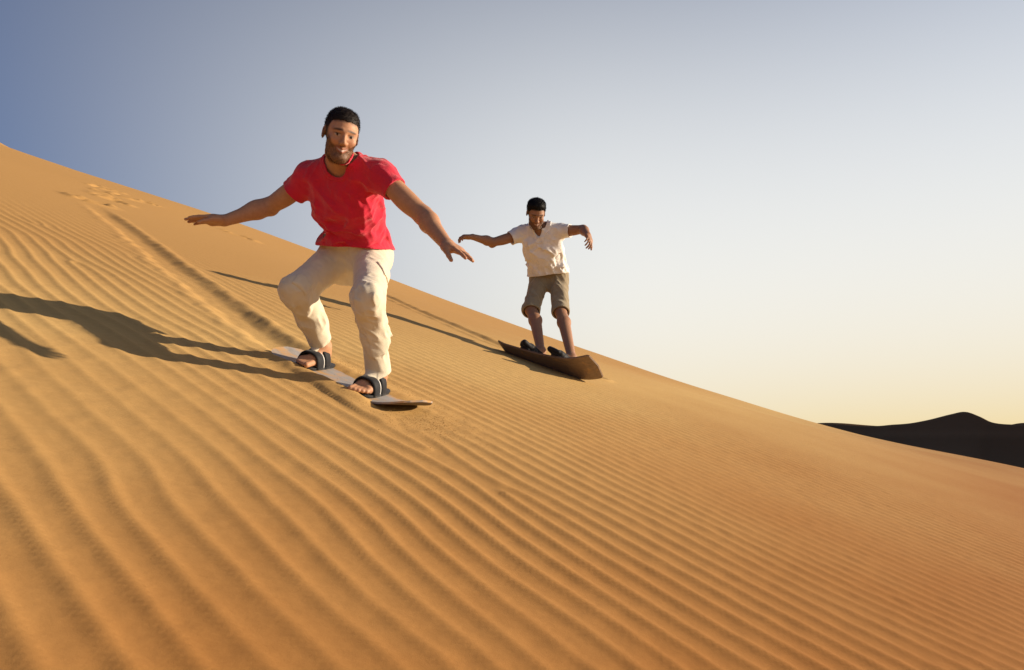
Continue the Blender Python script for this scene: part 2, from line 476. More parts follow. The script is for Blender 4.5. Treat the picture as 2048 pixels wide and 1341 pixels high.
# far dunes: ridge lines through seen crest points, steep shaded side towards the camera
def ridge(name, crest, slope_near, slope_far, nrm, label):
    """crest: world points from left to right; nrm: plan direction in which the steep side falls"""
    n = unit(nrm); C = catmull([np.array(p, float) for p in crest], 14)
    rows = []
    ws = np.concatenate([-np.geomspace(90, 0.5, 26), [0], np.geomspace(0.5, 60, 26)])
    for p in C:
        for w in ws:
            h = p[2] - FLOOR_Z + 0.8
            drop = abs(w) * (slope_near if w > 0 else slope_far)
            soft = h * (1 - math.exp(-drop / h * 1.25)) if drop > 0 else 0
            x, y = p[0] + n[0] * w, p[1] + n[1] * w
            rows.append((x, y, p[2] - soft - (0.10 if w == 0 else 0)))
    V = np.array(rows); nc, nw = len(C), len(ws)
    V[:, 2] += 0.25 * noise2(V[:, 0] * 0.06, V[:, 1] * 0.06, 44)
    i = np.arange(nc * nw).reshape(nc, nw)
    q = np.stack([i[:-1, :-1], i[1:, :-1], i[1:, 1:], i[:-1, 1:]], -1).reshape(-1, 4)[:, ::-1]
    return tag(mesh_obj(name, V, q, M_far), label, 'dune', kind='structure')
RP = [(1560, 858, 205), (1650, 849, 190), (1740, 853, 172), (1790, 849, 160), (1850, 838, 148), (1900, 826, 140), (1930, 821, 136), (1958, 830, 131),
      (1985, 843, 127), (2020, 849, 122), (2060, 850, 117), (2120, 846, 110), (2250, 850, 98), (2450, 862, 86)]
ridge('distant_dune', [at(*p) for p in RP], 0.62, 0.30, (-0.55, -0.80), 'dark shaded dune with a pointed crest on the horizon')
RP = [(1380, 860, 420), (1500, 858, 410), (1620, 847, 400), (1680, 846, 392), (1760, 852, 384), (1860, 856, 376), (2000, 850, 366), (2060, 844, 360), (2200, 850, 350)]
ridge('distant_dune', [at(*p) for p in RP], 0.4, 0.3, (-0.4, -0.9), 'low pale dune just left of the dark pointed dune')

# ------------------------------------------------------------------ solid modelling on a grid (signed distance -> one closed surface)
def sample(F, G):
    """values of field F on the lattice of field G (nearest)"""
    ix = [np.clip(np.rint((G.ax[i] - F.lo[i]) / F.h).astype(int), 0, F.n[i] - 1) for i in range(3)]
    return F.V[np.ix_(*ix)]

class Field:
    def __init__(self, lo, hi, h):
        self.lo = np.asarray(lo, float); self.h = h
        self.n = np.ceil((np.asarray(hi) - self.lo) / h).astype(int) + 1
        self.V = np.full(self.n, 0.2, np.float32)
        self.ax = [(self.lo[i] + np.arange(self.n[i]) * h).astype(np.float32) for i in range(3)]
    def block(self, lo, hi):
        a = np.clip(np.floor((np.asarray(lo) - self.lo) / self.h).astype(int), 0, self.n - 1)
        b = np.clip(np.ceil((np.asarray(hi) - self.lo) / self.h).astype(int) + 1, 1, self.n)
        sl = tuple(slice(a[i], b[i]) for i in range(3))
        x = self.ax[0][sl[0]][:, None, None]; y = self.ax[1][sl[1]][None, :, None]; z = self.ax[2][sl[2]][None, None, :]
        return sl, x, y, z
    def add(self, prim, k=0.01, op='add'):
        fn, lo, hi = prim
        m = k + 0.03
        sl, x, y, z = self.block(lo - m, hi + m)
        if min(s.stop - s.start for s in sl) <= 0: return
        d = fn(x, y, z).astype(np.float32)
        A = self.V[sl]
        if op == 'add':
            h = np.clip(k - np.abs(A - d), 0, None) / max(k, 1e-6)
            self.V[sl] = np.minimum(A, d) - h * h * (k * 0.25)
        else:
            h = np.clip(k - np.abs(A + d), 0, None) / max(k, 1e-6)
            self.V[sl] = np.maximum(A, -d) + h * h * (k * 0.25)
    def grids(self):
        return self.ax[0][:, None, None], self.ax[1][None, :, None], self.ax[2][None, None, :]

def ball(c, r):
    c = np.asarray(c, float)
    return (lambda x, y, z: np.sqrt((x - c[0]) ** 2 + (y - c[1]) ** 2 + (z - c[2]) ** 2) - r), c - r, c + r

def limb(a, b, ra, rb):
    a = np.asarray(a, float); b = np.asarray(b, float); d = b - a; l2 = float(d @ d) + 1e-12; r = max(ra, rb)
    def f(x, y, z):
        t = np.clip(((x - a[0]) * d[0] + (y - a[1]) * d[1] + (z - a[2]) * d[2]) / l2, 0, 1)
        return np.sqrt((x - a[0] - t * d[0]) ** 2 + (y - a[1] - t * d[1]) ** 2 + (z - a[2] - t * d[2]) ** 2) - (ra + (rb - ra) * t)
    return f, np.minimum(a, b) - r, np.maximum(a, b) + r

def egg(c, rad, M=None):
    """ellipsoid; M has the local axes as rows"""
    c = np.asarray(c, float); M = np.eye(3) if M is None else np.asarray(M); r = np.asarray(rad, float); R_ = r.max()
    def f(x, y, z):
        X, Y, Z = x - c[0], y - c[1], z - c[2]
        q = [(M[i][0] * X + M[i][1] * Y + M[i][2] * Z) / r[i] for i in range(3)]
        k0 = np.sqrt(q[0] ** 2 + q[1] ** 2 + q[2] ** 2)
        k1 = np.sqrt((q[0] / r[0]) ** 2 + (q[1] / r[1]) ** 2 + (q[2] / r[2]) ** 2) + 1e-6
        return k0 * (k0 - 1) / k1
    return f, c - R_, c + R_

def trunk(P0, P1, side0, side1, ts, rx, ry, fo):
    """sweep of ellipses from P0 to P1; stations ts with half widths rx, half depths ry, forward offset fo"""
    P0 = np.asarray(P0, float); P1 = np.asarray(P1, float); ax = P1 - P0; L = np.linalg.norm(ax); ax = ax / L
    s0 = unit(side0 - ax * (side0 @ ax)); s1 = unit(side1 - ax * (side1 @ ax))
    f0 = np.cross(s0, ax); f1 = np.cross(s1, ax)
    def f(x, y, z):
        X, Y, Z = x - P0[0], y - P0[1], z - P0[2]
        t = (X * ax[0] + Y * ax[1] + Z * ax[2]) / L
        tc = np.clip(t, 0, 1)
        def mixdot(a, b): return (X * a[0] + Y * a[1] + Z * a[2]) * (1 - tc) + (X * b[0] + Y * b[1] + Z * b[2]) * tc
        s = mixdot(s0, s1); w = mixdot(f0, f1)
        RX = np.interp(tc, ts, rx); RY = np.interp(tc, ts, ry); w = w - np.interp(tc, ts, fo)
        p = 2.3
        k0 = ((np.abs(s) / RX) ** p + (np.abs(w) / RY) ** p) ** (1 / p)
        k1 = np.sqrt((s / RX ** 2) ** 2 + (w / RY ** 2) ** 2) + 1e-6
        d = np.where(k0 > 0.3, k0 * (k0 - 1) / np.maximum(k1, 1e-3), -0.05)
        d = np.clip(d, -0.06, 0.4)
        e = (np.abs(t - 0.5) - 0.5) * L
        return np.where(e > 0, np.sqrt(np.maximum(d, 0) ** 2 + e ** 2) , np.maximum(d, e * 0.6))
    r = max(max(rx), max(ry)) + 0.05
    return f, np.minimum(P0, P1) - r, np.maximum(P0, P1) + r

def surface(F):
    """naive surface nets"""
    V = F.V; ins = V < 0
    n = V.shape
    def c(a, i, j, k): return a[i:n[0] - 1 + i, j:n[1] - 1 + j, k:n[2] - 1 + k]
    any_ = np.zeros(tuple(q - 1 for q in n), bool); all_ = np.ones_like(any_)
    for i in (0, 1):
        for j in (0, 1):
            for k in (0, 1):
                q = c(ins, i, j, k); any_ |= q; all_ &= q
    cells = np.argwhere(any_ & ~all_)
    ci, cj, ck = cells.T
    acc = np.zeros((len(cells), 3)); cnt = np.zeros(len(cells))
    offs = [(i, j, k) for i in (0, 1) for j in (0, 1) for k in (0, 1)]
    val = {o: V[ci + o[0], cj + o[1], ck + o[2]] for o in offs}
    for o in offs:
        for ax in range(3):
            if o[ax] == 0:
                q = list(o); q[ax] = 1; q = tuple(q)
                a, b = val[o], val[q]
                m = (a < 0) != (b < 0)
                t = np.where(m, a / np.where(m, a - b, 1), 0)
                p = np.tile(np.array(o, float), (len(cells), 1)); p[:, ax] += t
                acc[m] += p[m]; cnt[m] += 1
    verts = F.lo + (cells + acc / cnt[:, None]) * F.h
    idx = np.full(any_.shape, -1, np.int32); idx[ci, cj, ck] = np.arange(len(cells))
    quads = []
    for ax in range(3):
        u, w = (ax + 1) % 3, (ax + 2) % 3
        s0 = [slice(None)] * 3; s1 = [slice(None)] * 3
        s0[ax] = slice(0, n[ax] - 1); s1[ax] = slice(1, n[ax])
        e = np.argwhere(ins[tuple(s0)] != ins[tuple(s1)])
        ok = (e[:, u] > 0) & (e[:, w] > 0) & (e[:, u] < n[u] - 1) & (e[:, w] < n[w] - 1)
        e = e[ok]
        def cell(du, dw):
            q = e.copy(); q[:, u] += du; q[:, w] += dw
            return idx[q[:, 0], q[:, 1], q[:, 2]]
        q4 = np.stack([cell(-1, -1), cell(0, -1), cell(0, 0), cell(-1, 0)], 1)
        flip = ~ins[e[:, 0], e[:, 1], e[:, 2]]
        q4[flip] = q4[flip][:, ::-1]
        quads.append(q4)
    return verts, np.concatenate(quads)

def shell(F, thick, openings=None, reach=0.07):
    """hollow out the cloth: a thin wall round the openings, solid deeper inside where nothing can look in"""
    V = F.V; t = np.full(V.shape, 0.06 if openings is not None else thick, np.float32)
    for c in openings or ():
        sl, x, y, z = F.block(np.asarray(c) - reach - 0.12, np.asarray(c) + reach + 0.12)
        q = np.sqrt((x - c[0]) ** 2 + (y - c[1]) ** 2 + (z - c[2]) ** 2)
        t[sl] = np.minimum(t[sl], thick + 0.06 * sstep(reach, reach + 0.10, q))
    F.V = np.maximum(V, -(V + t))

def cut_plane(F, p, n, keep_radius=None):
    """remove what lies beyond the plane (p, n), only within keep_radius of p when given"""
    x, y, z = F.grids()
    d = (x - p[0]) * n[0] + (y - p[1]) * n[1] + (z - p[2]) * n[2]
    if keep_radius is not None:
        q = np.sqrt((x - p[0]) ** 2 + (y - p[1]) ** 2 + (z - p[2]) ** 2) - keep_radius
        d = np.minimum(d, -q)
    F.V = np.maximum(F.V, d.astype(np.float32))

def cover(F, body, gap, reach=0.035):
    """keep the cloth outside the body it covers"""
    B = sample(body, F) - gap
    F.V = np.where(F.V < reach, np.minimum(F.V, B), F.V)

def folds(F, dirs, seed, amp, weight=None, calm=()):
    """cloth folds: ridges drawn out along the given directions"""
    m = np.abs(F.V) < 0.05
    ii = np.nonzero(m)
    x, y, z = F.ax[0][ii[0]], F.ax[1][ii[1]], F.ax[2][ii[2]]
    tot = np.zeros(len(x), np.float32)
    for k, (dv, long_, across, w) in enumerate(dirs):
        dv = unit(dv); a = unit(np.cross(dv, (0.3, 0.2, 0.9))); b = np.cross(dv, a)
        p = x * dv[0] + y * dv[1] + z * dv[2]; q = x * a[0] + y * a[1] + z * a[2]; r = x * b[0] + y * b[1] + z * b[2]
        wob = 0.25 * noise3(p * 7, q * 7, r * 7, seed + 50 + k)
        nz = noise3(p / long_ + 13 * k, q / across + wob, r / across + wob, seed + k)
        tot += w * (0.50 - np.sqrt(nz * nz + 0.012) * 1.5)
    if weight is not None: tot *= weight(x, y, z)
    for c in calm:
        q = np.sqrt((x - c[0]) ** 2 + (y - c[1]) ** 2 + (z - c[2]) ** 2)
        tot *= 0.3 + 0.7 * sstep(0.07, 0.14, q)
    F.V[ii] -= amp * tot

# ------------------------------------------------------------------ people
def frame(yaw, pitch, roll):
    """rows: person's left, back, up (world); positive yaw turns the face to the picture's right, pitch nods it down, roll tips the top right"""
    M = Matrix.Rotation(R(yaw), 3, 'Z') @ Matrix.Rotation(R(roll), 3, 'Y') @ Matrix.Rotation(R(pitch), 3, 'X')
    return np.array(M).T

def head_parts(F, C, M, S=1.0):
    def L(p): return C + S * (M.T @ np.asarray(p, float))
    def eg(p, r, k=0.02, op='add'): F.add(egg(L(p), np.array(r) * S, M), k, op)
    def lb(a, b, ra, rb, k=0.01, op='add'): F.add(limb(L(a), L(b), ra * S, rb * S), k, op)
    eg((0, 0.014, 0.034), (0.075, 0.093, 0.083), 0.01)
    eg((0, -0.032, -0.012), (0.059, 0.058, 0.088), 0.03)
    eg((0, -0.032, -0.066), (0.046, 0.050, 0.048), 0.03)
    lb((0.042, -0.006, -0.050), (0.016, -0.070, -0.098), 0.011, 0.014, 0.025)
    lb((-0.042, -0.006, -0.050), (-0.016, -0.070, -0.098), 0.011, 0.014, 0.025)
    eg((0, -0.072, -0.098), (0.024, 0.020, 0.018), 0.02)
    for s in (-1, 1):
        eg((s * 0.040, -0.064, -0.022), (0.020, 0.019, 0.018), 0.02)
        lb((s * 0.010, -0.086, 0.021), (s * 0.044, -0.070, 0.024), 0.010, 0.008, 0.012)
        eg((s * 0.031, -0.097, 0.002), (0.017, 0.016, 0.011), 0.012, 'cut')
        eg((s * 0.031, -0.0715, 0.003), (0.0135, 0.0125, 0.0125), 0.003)
        lb((s * 0.019, -0.083, 0.008), (s * 0.043, -0.076, 0.007), 0.0042, 0.0038, 0.004)
        eg((s * 0.077, 0.016, 0.000), (0.008, 0.017, 0.028), 0.006)
        eg((s * 0.084, 0.012, 0.003), (0.006, 0.009, 0.016), 0.006, 'cut')
        eg((s * 0.013, -0.096, -0.033), (0.009, 0.011, 0.008), 0.006)
    lb((0, -0.086, 0.016), (0, -0.108, -0.026), 0.0075, 0.0105, 0.010)
    eg((0, -0.108, -0.031), (0.0105, 0.010, 0.009), 0.006)
    # mouth: an open smile, corners drawn up and back
    for s in (-1, 1):
        lb((0, -0.0945, -0.0550), (s * 0.026, -0.080, -0.0500), 0.0048, 0.003, 0.005)
        lb((0, -0.0905, -0.0700), (s * 0.025, -0.079, -0.0560), 0.0060, 0.003, 0.005)
        lb((0, -0.0995, -0.0620), (s * 0.024, -0.084, -0.0530), 0.0040, 0.0018, 0.003, 'cut')
        lb((s * 0.020, -0.096, -0.036), (s * 0.036, -0.078, -0.056), 0.0035, 0.003, 0.008, 'cut')

def hairline(lx, ly):
    return np.interp(ly + 0.25 * np.maximum(np.abs(lx) - 0.045, 0), [-0.10, -0.066, -0.050, -0.040, -0.030, -0.022, -0.004, 0.004, 0.030, 0.040, 0.10],
                     [0.066, 0.062, 0.059, 0.050, 0.030, -0.008, -0.014, 0.030, 0.028, -0.050, -0.060])

def head_colour(V, C, M, S, skin, beard, brow=True):
    q = (V - C) @ M.T / S
    x, y, z = np.abs(q[:, 0]), q[:, 1], q[:, 2]
    inhead = (z > -0.135) & (np.linalg.norm(q, axis=1) < 0.17)
    col = np.tile(np.array(skin), (len(V), 1))
    n1 = noise3(V[:, 0] * 90, V[:, 1] * 90, V[:, 2] * 90, 7); n2 = noise3(V[:, 0] * 260, V[:, 1] * 260, V[:, 2] * 260, 8)
    def blend(m, c):
        m = (m * inhead)[:, None]; nonlocal col; col = col * (1 - m) + m * np.array(c)
    # shaved, fading hairline round the cap of hair
    hover = z - hairline(q[:, 0], y)
    blend(sstep(-0.010, 0.010, hover + 0.004 * n1 + 0.003 * n2) * (x < 0.0785) * (np.abs(y - 0.012) < 0.13) * 0.96, (0.022, 0.013, 0.009))
    # cheeks and nose a little redder
    blend(0.35 * np.exp(-(((x - 0.036) / 0.02) ** 2 + ((z + 0.028) / 0.02) ** 2)) * (y < -0.03), (skin[0] * 1.1, skin[1] * 0.8, skin[2] * 0.75))
    # beard along jaw, chin and upper lip
    line = np.interp(x, [0, 0.02, 0.035, 0.05, 0.065, 0.08], [-0.047, -0.043, -0.046, -0.034, 0.000, 0.02])
    jaw = sstep(0.010, -0.008, z - line + 0.006 * n1) * sstep(-0.135, -0.118, z) * (1 - sstep(0.01, 0.03, y))
    lips = np.exp(-((x / 0.025) ** 4 + ((z + 0.0620 - 0.35 * x * x / 0.02) / 0.0105) ** 4)) * (y < -0.06)
    side = sstep(0.052, 0.060, x) * sstep(0.05, 0.03, z) * sstep(-0.05, -0.035, y) * (1 - sstep(0.0, 0.012, y))
    bm = np.clip(np.maximum(jaw, 0.85 * side) * (0.80 + 0.2 * n2), 0, 1)
    blend(bm * beard, (0.035, 0.018, 0.010))
    blend(lips * 0.9, (skin[0] * 0.85, skin[1] * 0.50, skin[2] * 0.50))
    blend(np.exp(-((x / 0.020) ** 4 + ((z + 0.0620 - 0.35 * x * x / 0.02) / 0.0034) ** 4)) * (y < -0.07) * 0.9, (0.62, 0.58, 0.54))
    # eyes: white, iris, lash line
    ex = (x - 0.031); ez = z - 0.003
    eye = ((ex / 0.0125) ** 2 + (ez / 0.0055) ** 2 < 1) & (y < -0.06)
    blend(eye * 0.8, (0.42, 0.38, 0.36)); blend(((ex ** 2 + ez ** 2) < 0.0052 ** 2) & (y < -0.06), (0.02, 0.012, 0.008))
    blend(np.exp(-((ex / 0.016) ** 4 + ((ez - 0.006) / 0.0028) ** 2)) * (y < -0.06) * 0.8, (0.02, 0.012, 0.01))
    if brow: blend(np.exp(-(((x - 0.031) / 0.021) ** 4 + ((z - 0.0255 + 0.10 * (x - 0.031)) / 0.0052) ** 4)) * (y < -0.05) * 0.9, (0.02, 0.012, 0.008))
    return col, bm * inhead * (1 - lips)

def hair_mesh(C, M, S, mat, parent, full, top, seed):
    """close-cropped cap that thins out to the hairline, overgrown with short strands"""
    r = 0.16 * S
    F = Field(C - r, C + r + 0.02, 0.0032 * S)
    def L(p): return C + S * (M.T @ np.asarray(p, float))
    F.add(egg(L((0, 0.014, 0.034)), np.array((0.0750, 0.0930, 0.0830)) * S, M), 0.01)
    F.add(egg(L((0, -0.032, -0.012)), np.array((0.0588, 0.0578, 0.0878)) * S, M), 0.03)
    def local(x, y, z):
        X, Y, Z = (x - C[0]) / S, (y - C[1]) / S, (z - C[2]) / S
        return [M[i][0] * X + M[i][1] * Y + M[i][2] * Z for i in range(3)]
    def line(lx, ly):
        base = hairline(lx, ly) + 0.004                          # the cap starts above the faded, close-shaved sides
        fade_ = 0.030 * sstep(0.045, 0.062, np.abs(lx)) * (1 - sstep(0.02, 0.05, ly))
        return np.maximum(base, np.where(np.abs(lx) > 0.045, -0.02 + fade_ * 1.6, -1.0))
    lx, ly, lz = local(*F.grids())
    nz = noise3(lx * 130, ly * 80, lz * 130, seed); big = noise3(lx * 38, ly * 26, lz * 38, seed + 1)
    over = lz - line(lx, ly)
    grow = full * sstep(-0.002, 0.035, over) + top * sstep(0.05, 0.11, lz) * sstep(-0.12, -0.05, ly * 1.0 - 0.0)
    F.V = F.V - ((grow + 0.0008 + (0.0016 * nz + 0.0022 * big) * sstep(0, 0.03, over)) * S).astype(np.float32)
    F.V = np.maximum(F.V, ((0.006 * nz - over) * 0.6 * S).astype(np.float32))
    v, q = surface(F)
    # strands
    tri = v[q]
    nrm = np.cross(tri[:, 1] - tri[:, 0], tri[:, 2] - tri[:, 0]); nl = np.linalg.norm(nrm, axis=1) + 1e-12; nrm /= nl[:, None]
    c = tri.mean(1); rg = np.random.default_rng(seed)
    lc = (c - C) @ M.T / S
    out = np.einsum('ij,ij->i', nrm, c - L((0, 0.01, 0.0))) > 0.03
    pick = np.nonzero(out)[0]
    pick = rg.choice(pick, 9000)
    base = c[pick] + rg.normal(size=(9000, 3)) * 0.0015
    lp = lc[pick]
    comb = np.stack([0.25 * lp[:, 0] / 0.08, -0.5 + 0 * lp[:, 1], -0.25 - 0.6 * (lp[:, 2] < 0.03)], 1) @ M
    d = nrm[pick] * 0.40 + comb * 0.85 + rg.normal(size=(9000, 3)) * 0.16
    d /= np.linalg.norm(d, axis=1)[:, None]
    ln = (0.004 + (full + 0.6 * top * (lp[:, 2] > 0.05)) * 0.6)[:, None] * rg.uniform(0.5, 1.15, (9000, 1)) * S
    side = np.cross(d, rg.normal(size=(9000, 3))); side /= np.linalg.norm(side, axis=1)[:, None]
    wv = 0.0006
    sv = np.stack([base - side * wv, base + side * wv, base + d * ln], 1).reshape(-1, 3)
    st = len(v) + np.arange(27000).reshape(-1, 3)
    return mesh_obj('hair', np.concatenate([v, sv]), q, mat, parent, tris=st)

def hand(F, W, fwd, dors, thumb_side, curl, spread=0.06, S=1.0, thumb_out=0.6):
    """W wrist, fwd towards the fingertips, dors the back of the hand, thumb_side +1/-1 along cross(fwd, dors)"""
    fwd = unit(fwd); dors = unit(dors - fwd * (dors @ fwd)); sd = np.cross(fwd, dors) * thumb_side
    def P(a, b, c): return W + S * (fwd * a + sd * b + dors * c)
    Mx = np.stack([fwd, sd, dors])
    F.add(egg(P(0.045, 0.0, 0.0), np.array((0.056, 0.041, 0.0165)) * S, Mx), 0.018)
    F.add(limb(P(0.005, 0.002, 0), P(0.05, 0.026, -0.002), 0.021 * S, 0.016 * S), 0.012)
    F.add(limb(P(0.005, -0.004, 0), P(0.055, -0.026, -0.003), 0.019 * S, 0.014 * S), 0.012)
    F.add(egg(P(0.035, 0.026, -0.012), np.array((0.030, 0.017, 0.014)) * S, Mx), 0.012)
    for i, (off, ln, r) in enumerate([(0.028, 0.074, 0.0090), (0.0095, 0.083, 0.0092), (-0.0095, 0.077, 0.0088), (-0.0275, 0.060, 0.0078)]):
        a0 = spread * (1.5 - i); ang = 0.0
        p = P(0.082 - 0.006 * abs(i - 1), off, 0.001)
        F.add(limb(P(0.045, off * 0.75, 0.0), p, 0.011 * S, r * 1.05 * S), 0.008)
        for seg, fr in enumerate((0.45, 0.30, 0.25)):
            ang += curl[i] * (0.8, 1.0, 0.7)[seg]
            dv = math.cos(ang) * (fwd * math.cos(a0) + sd * math.sin(a0)) - math.sin(ang) * dors
            q = p + dv * ln * fr * S
            F.add(limb(p, q, r * (1 - 0.08 * seg) * S, r * (0.93 - 0.10 * seg) * S), 0.0035)
            p = q
    p = P(0.020, 0.028, -0.008)
    for seg, (ln, r) in enumerate(((0.040, 0.0125), (0.032, 0.0105), (0.026, 0.0092))):
        a = thumb_out * (1 - 0.35 * seg)
        dv = unit(fwd * math.cos(a) + sd * math.sin(a) - dors * (0.25 + 0.1 * seg))
        q = p + dv * ln * S
        F.add(limb(p, q, r * S, r * 0.88 * S), 0.006 if seg else 0.014)
        p = q

def foot(F, ankle, heel, toe, up, side_big, S=1.0):
    """side_big: direction of the big-toe side"""
    fwd = unit(toe - heel); up = unit(up - fwd * (up @ fwd)); sb = np.cross(up, fwd); sb = sb * np.sign(sb @ side_big)
    Lf = np.linalg.norm(toe - heel)
    def P(a, b, c): return heel + fwd * a * Lf + sb * b * S + up * c * S
    F.add(egg(P(0.12, 0, 0.034), np.array((0.042, 0.032, 0.034)) * S, np.stack([fwd, sb, up])), 0.02)
    F.add(limb(ankle, P(0.16, 0, 0.045), 0.040 * S, 0.035 * S), 0.03)
    F.add(limb(P(0.22, 0.0, 0.055), P(0.62, 0.008, 0.028), 0.036 * S, 0.025 * S), 0.03)
    F.add(limb(P(0.15, -0.008, 0.022), P(0.66, -0.022, 0.018), 0.024 * S, 0.018 * S), 0.02)
    F.add(limb(P(0.62, 0.026, 0.020), P(0.70, -0.028, 0.017), 0.021 * S, 0.016 * S), 0.02)
    for i, (b, r, l) in enumerate([(0.031, 0.0130, 0.94), (0.013, 0.0100, 0.93), (-0.003, 0.0095, 0.90), (-0.018, 0.0090, 0.86), (-0.032, 0.0088, 0.81)]):
        F.add(limb(P(0.70, b * 0.95, 0.018), P(l, b, 0.013), r * 1.1 * S, r * S), 0.006)

def bbox_of(pts, m):
    p = np.array(pts); return p.min(0) - m, p.max(0) + m

def build_person(J, o):
    """J: joints in world space; o: options. Returns the person's Empty with body, hair and clothing as parts."""
    S = 1.0
    base = (J['ank_r'] + J['ank_l']) / 2
    root = empty('person', (0, 0, 0))
    hips = (J['hip_r'] + J['hip_l']) / 2; sh = (J['sho_r'] + J['sho_l']) / 2
    hs = unit(J['hip_l'] - J['hip_r']); ss = unit(J['sho_l'] - J['sho_r'])
    up = unit(J['neck'] - hips)
    bottom = hips - up * 0.06
    # --- body: one closed surface
    pts = [v for v in J.values()] + [J['head'] + (0, 0, 0.15), J['tip_r'], J['tip_l']]
    lo, hi = bbox_of(pts, 0.16)
    F = Field(lo, hi, o['res'])
    T = [0, 0.14, 0.34, 0.58, 0.80, 0.93, 1.0]
    wid = np.array([0.135, 0.158, 0.140, 0.158, 0.165, 0.120, 0.07]) * o.get('wid', 1); dep = np.array([0.095, 0.108, 0.092, 0.108, 0.100, 0.070, 0.055])
    F.add(trunk(bottom, J['neck'], hs, ss, T, wid, dep, [0, 0, 0.006, 0.012, 0.008, -0.004, -0.006]), 0.01)
    for s in 'rl':
        F.add(limb(J['sho_' + s] + (sh - J['sho_' + s]) * 0.35, J['sho_' + s], 0.054, 0.050), 0.045)
        F.add(limb(J['sho_' + s], J['elb_' + s], o['ra'][0], o['ra'][1]), 0.04)
        mid = J['elb_' + s] * 0.72 + J['wri_' + s] * 0.28
        F.add(limb(J['elb_' + s], mid, o['ra'][1] * 0.96, o['ra'][1] * 1.0), 0.02)
        F.add(limb(mid, J['wri_' + s], o['ra'][1] * 1.0, o['ra'][2]), 0.02)
        au, af = unit(J['sho_' + s] - J['elb_' + s]), unit(J['wri_' + s] - J['elb_' + s])
        eb = -unit(au + af + 1e-4); low = np.array((0, 0, -1.0))
        F.add(ball(J['elb_' + s] + eb * 0.016 + low * 0.008, 0.027), 0.02)                                  # elbow
        F.add(egg(J['elb_' + s] + af * 0.065 - low * 0.012, (0.060, 0.022, 0.030), np.stack([af, unit(np.cross(af, low)), unit(np.cross(af, np.cross(af, low)))])), 0.03)   # forearm muscle
        F.add(egg(J['elb_' + s] + au * 0.12 + low * 0.014, (0.075, 0.030, 0.032), np.stack([au, unit(np.cross(au, low)), unit(np.cross(au, np.cross(au, low)))])), 0.03)    # triceps
        F.add(limb(J['hip_' + s], J['kne_' + s], 0.074, 0.052), 0.05)
        sd = unit(J['ank_' + s] - J['kne_' + s])
        F.add(ball(J['kne_' + s], 0.051), 0.02)
        bk = unit(np.cross(np.cross(J['hip_' + s] - J['kne_' + s], sd), sd))
        bk = bk if bk @ (hips - J['kne_' + s]) > 0 else -bk
        calf = J['kne_' + s] + (J['ank_' + s] - J['kne_' + s]) * 0.30 + bk * 0.016
        F.add(limb(J['kne_' + s], calf, 0.048, 0.055), 0.03)
        F.add(limb(calf, J['ank_' + s], 0.052, 0.033), 0.03)
        ft = o['foot_' + s]
        foot(F, J['ank_' + s], ft['heel'], ft['toe'], ft['up'], ft['big'])
        hd = o['hand_' + s]
        hand(F, J['wri_' + s], J['tip_' + s] - J['wri_' + s], np.array(hd['dors'], float), hd['thumb'], hd['curl'], hd.get('spread', 0.06), 1.0, hd.get('tout', 0.6))
    C, M = J['head'], o['headM']
    nb = C + M.T @ np.array((0, 0.028, -0.070))
    F.add(limb(J['neck'] - up * 0.03, nb, 0.058, 0.051), 0.03)
    F.add(limb(J['neck'] + ss * 0.01, J['sho_l'] * 0.55 + J['neck'] * 0.45, 0.042, 0.038), 0.04)
    F.add(limb(J['neck'] - ss * 0.01, J['sho_r'] * 0.55 + J['neck'] * 0.45, 0.042, 0.038), 0.04)
    head_parts(F, C, M, o['hs'])
    v, q = surface(F)
    col, bm = head_colour(v, C, M, o['hs'], o['skin'], o['beard'])
    mesh_obj('body', v, q, M_skin, root, color=col)
    hair_mesh(C, M, o['hs'], o['hair'], root, *o['hairfull'])
    # short beard hairs
    tri = v[q]; fm = bm[q].mean(1); pick = np.nonzero(fm > 0.45)[0]
    rg = np.random.default_rng(77); nb_ = o['nbeard']; pick = rg.choice(pick, nb_)
    w4 = rg.dirichlet((1, 1, 1, 1), nb_)
    base_ = (tri[pick] * w4[:, :, None]).sum(1)
    nr = np.cross(tri[pick, 2] - tri[pick, 0], tri[pick, 3] - tri[pick, 1]); nr /= np.linalg.norm(nr, axis=1)[:, None] + 1e-12
    d_ = nr * 0.55 - M[2][None] * 0.7 + rg.normal(size=(nb_, 3)) * 0.22; d_ /= np.linalg.norm(d_, axis=1)[:, None]
    sd_ = np.cross(d_, rg.normal(size=(nb_, 3))); sd_ /= np.linalg.norm(sd_, axis=1)[:, None]
    ln_ = rg.uniform(0.0025, 0.0055, (nb_, 1))
    bv = np.stack([base_ - nr * 0.001 - sd_ * 0.00045, base_ - nr * 0.001 + sd_ * 0.00045, base_ + d_ * ln_], 1).reshape(-1, 3)
    mesh_obj('beard', bv, np.zeros((0, 4), int), o['beard_mat'], root, tris=np.arange(nb_ * 3).reshape(-1, 3))
    return root, dict(F=F, hips=hips, sh=sh, hs=hs, ss=ss, up=up, bottom=bottom, T=T, wid=wid, dep=dep)

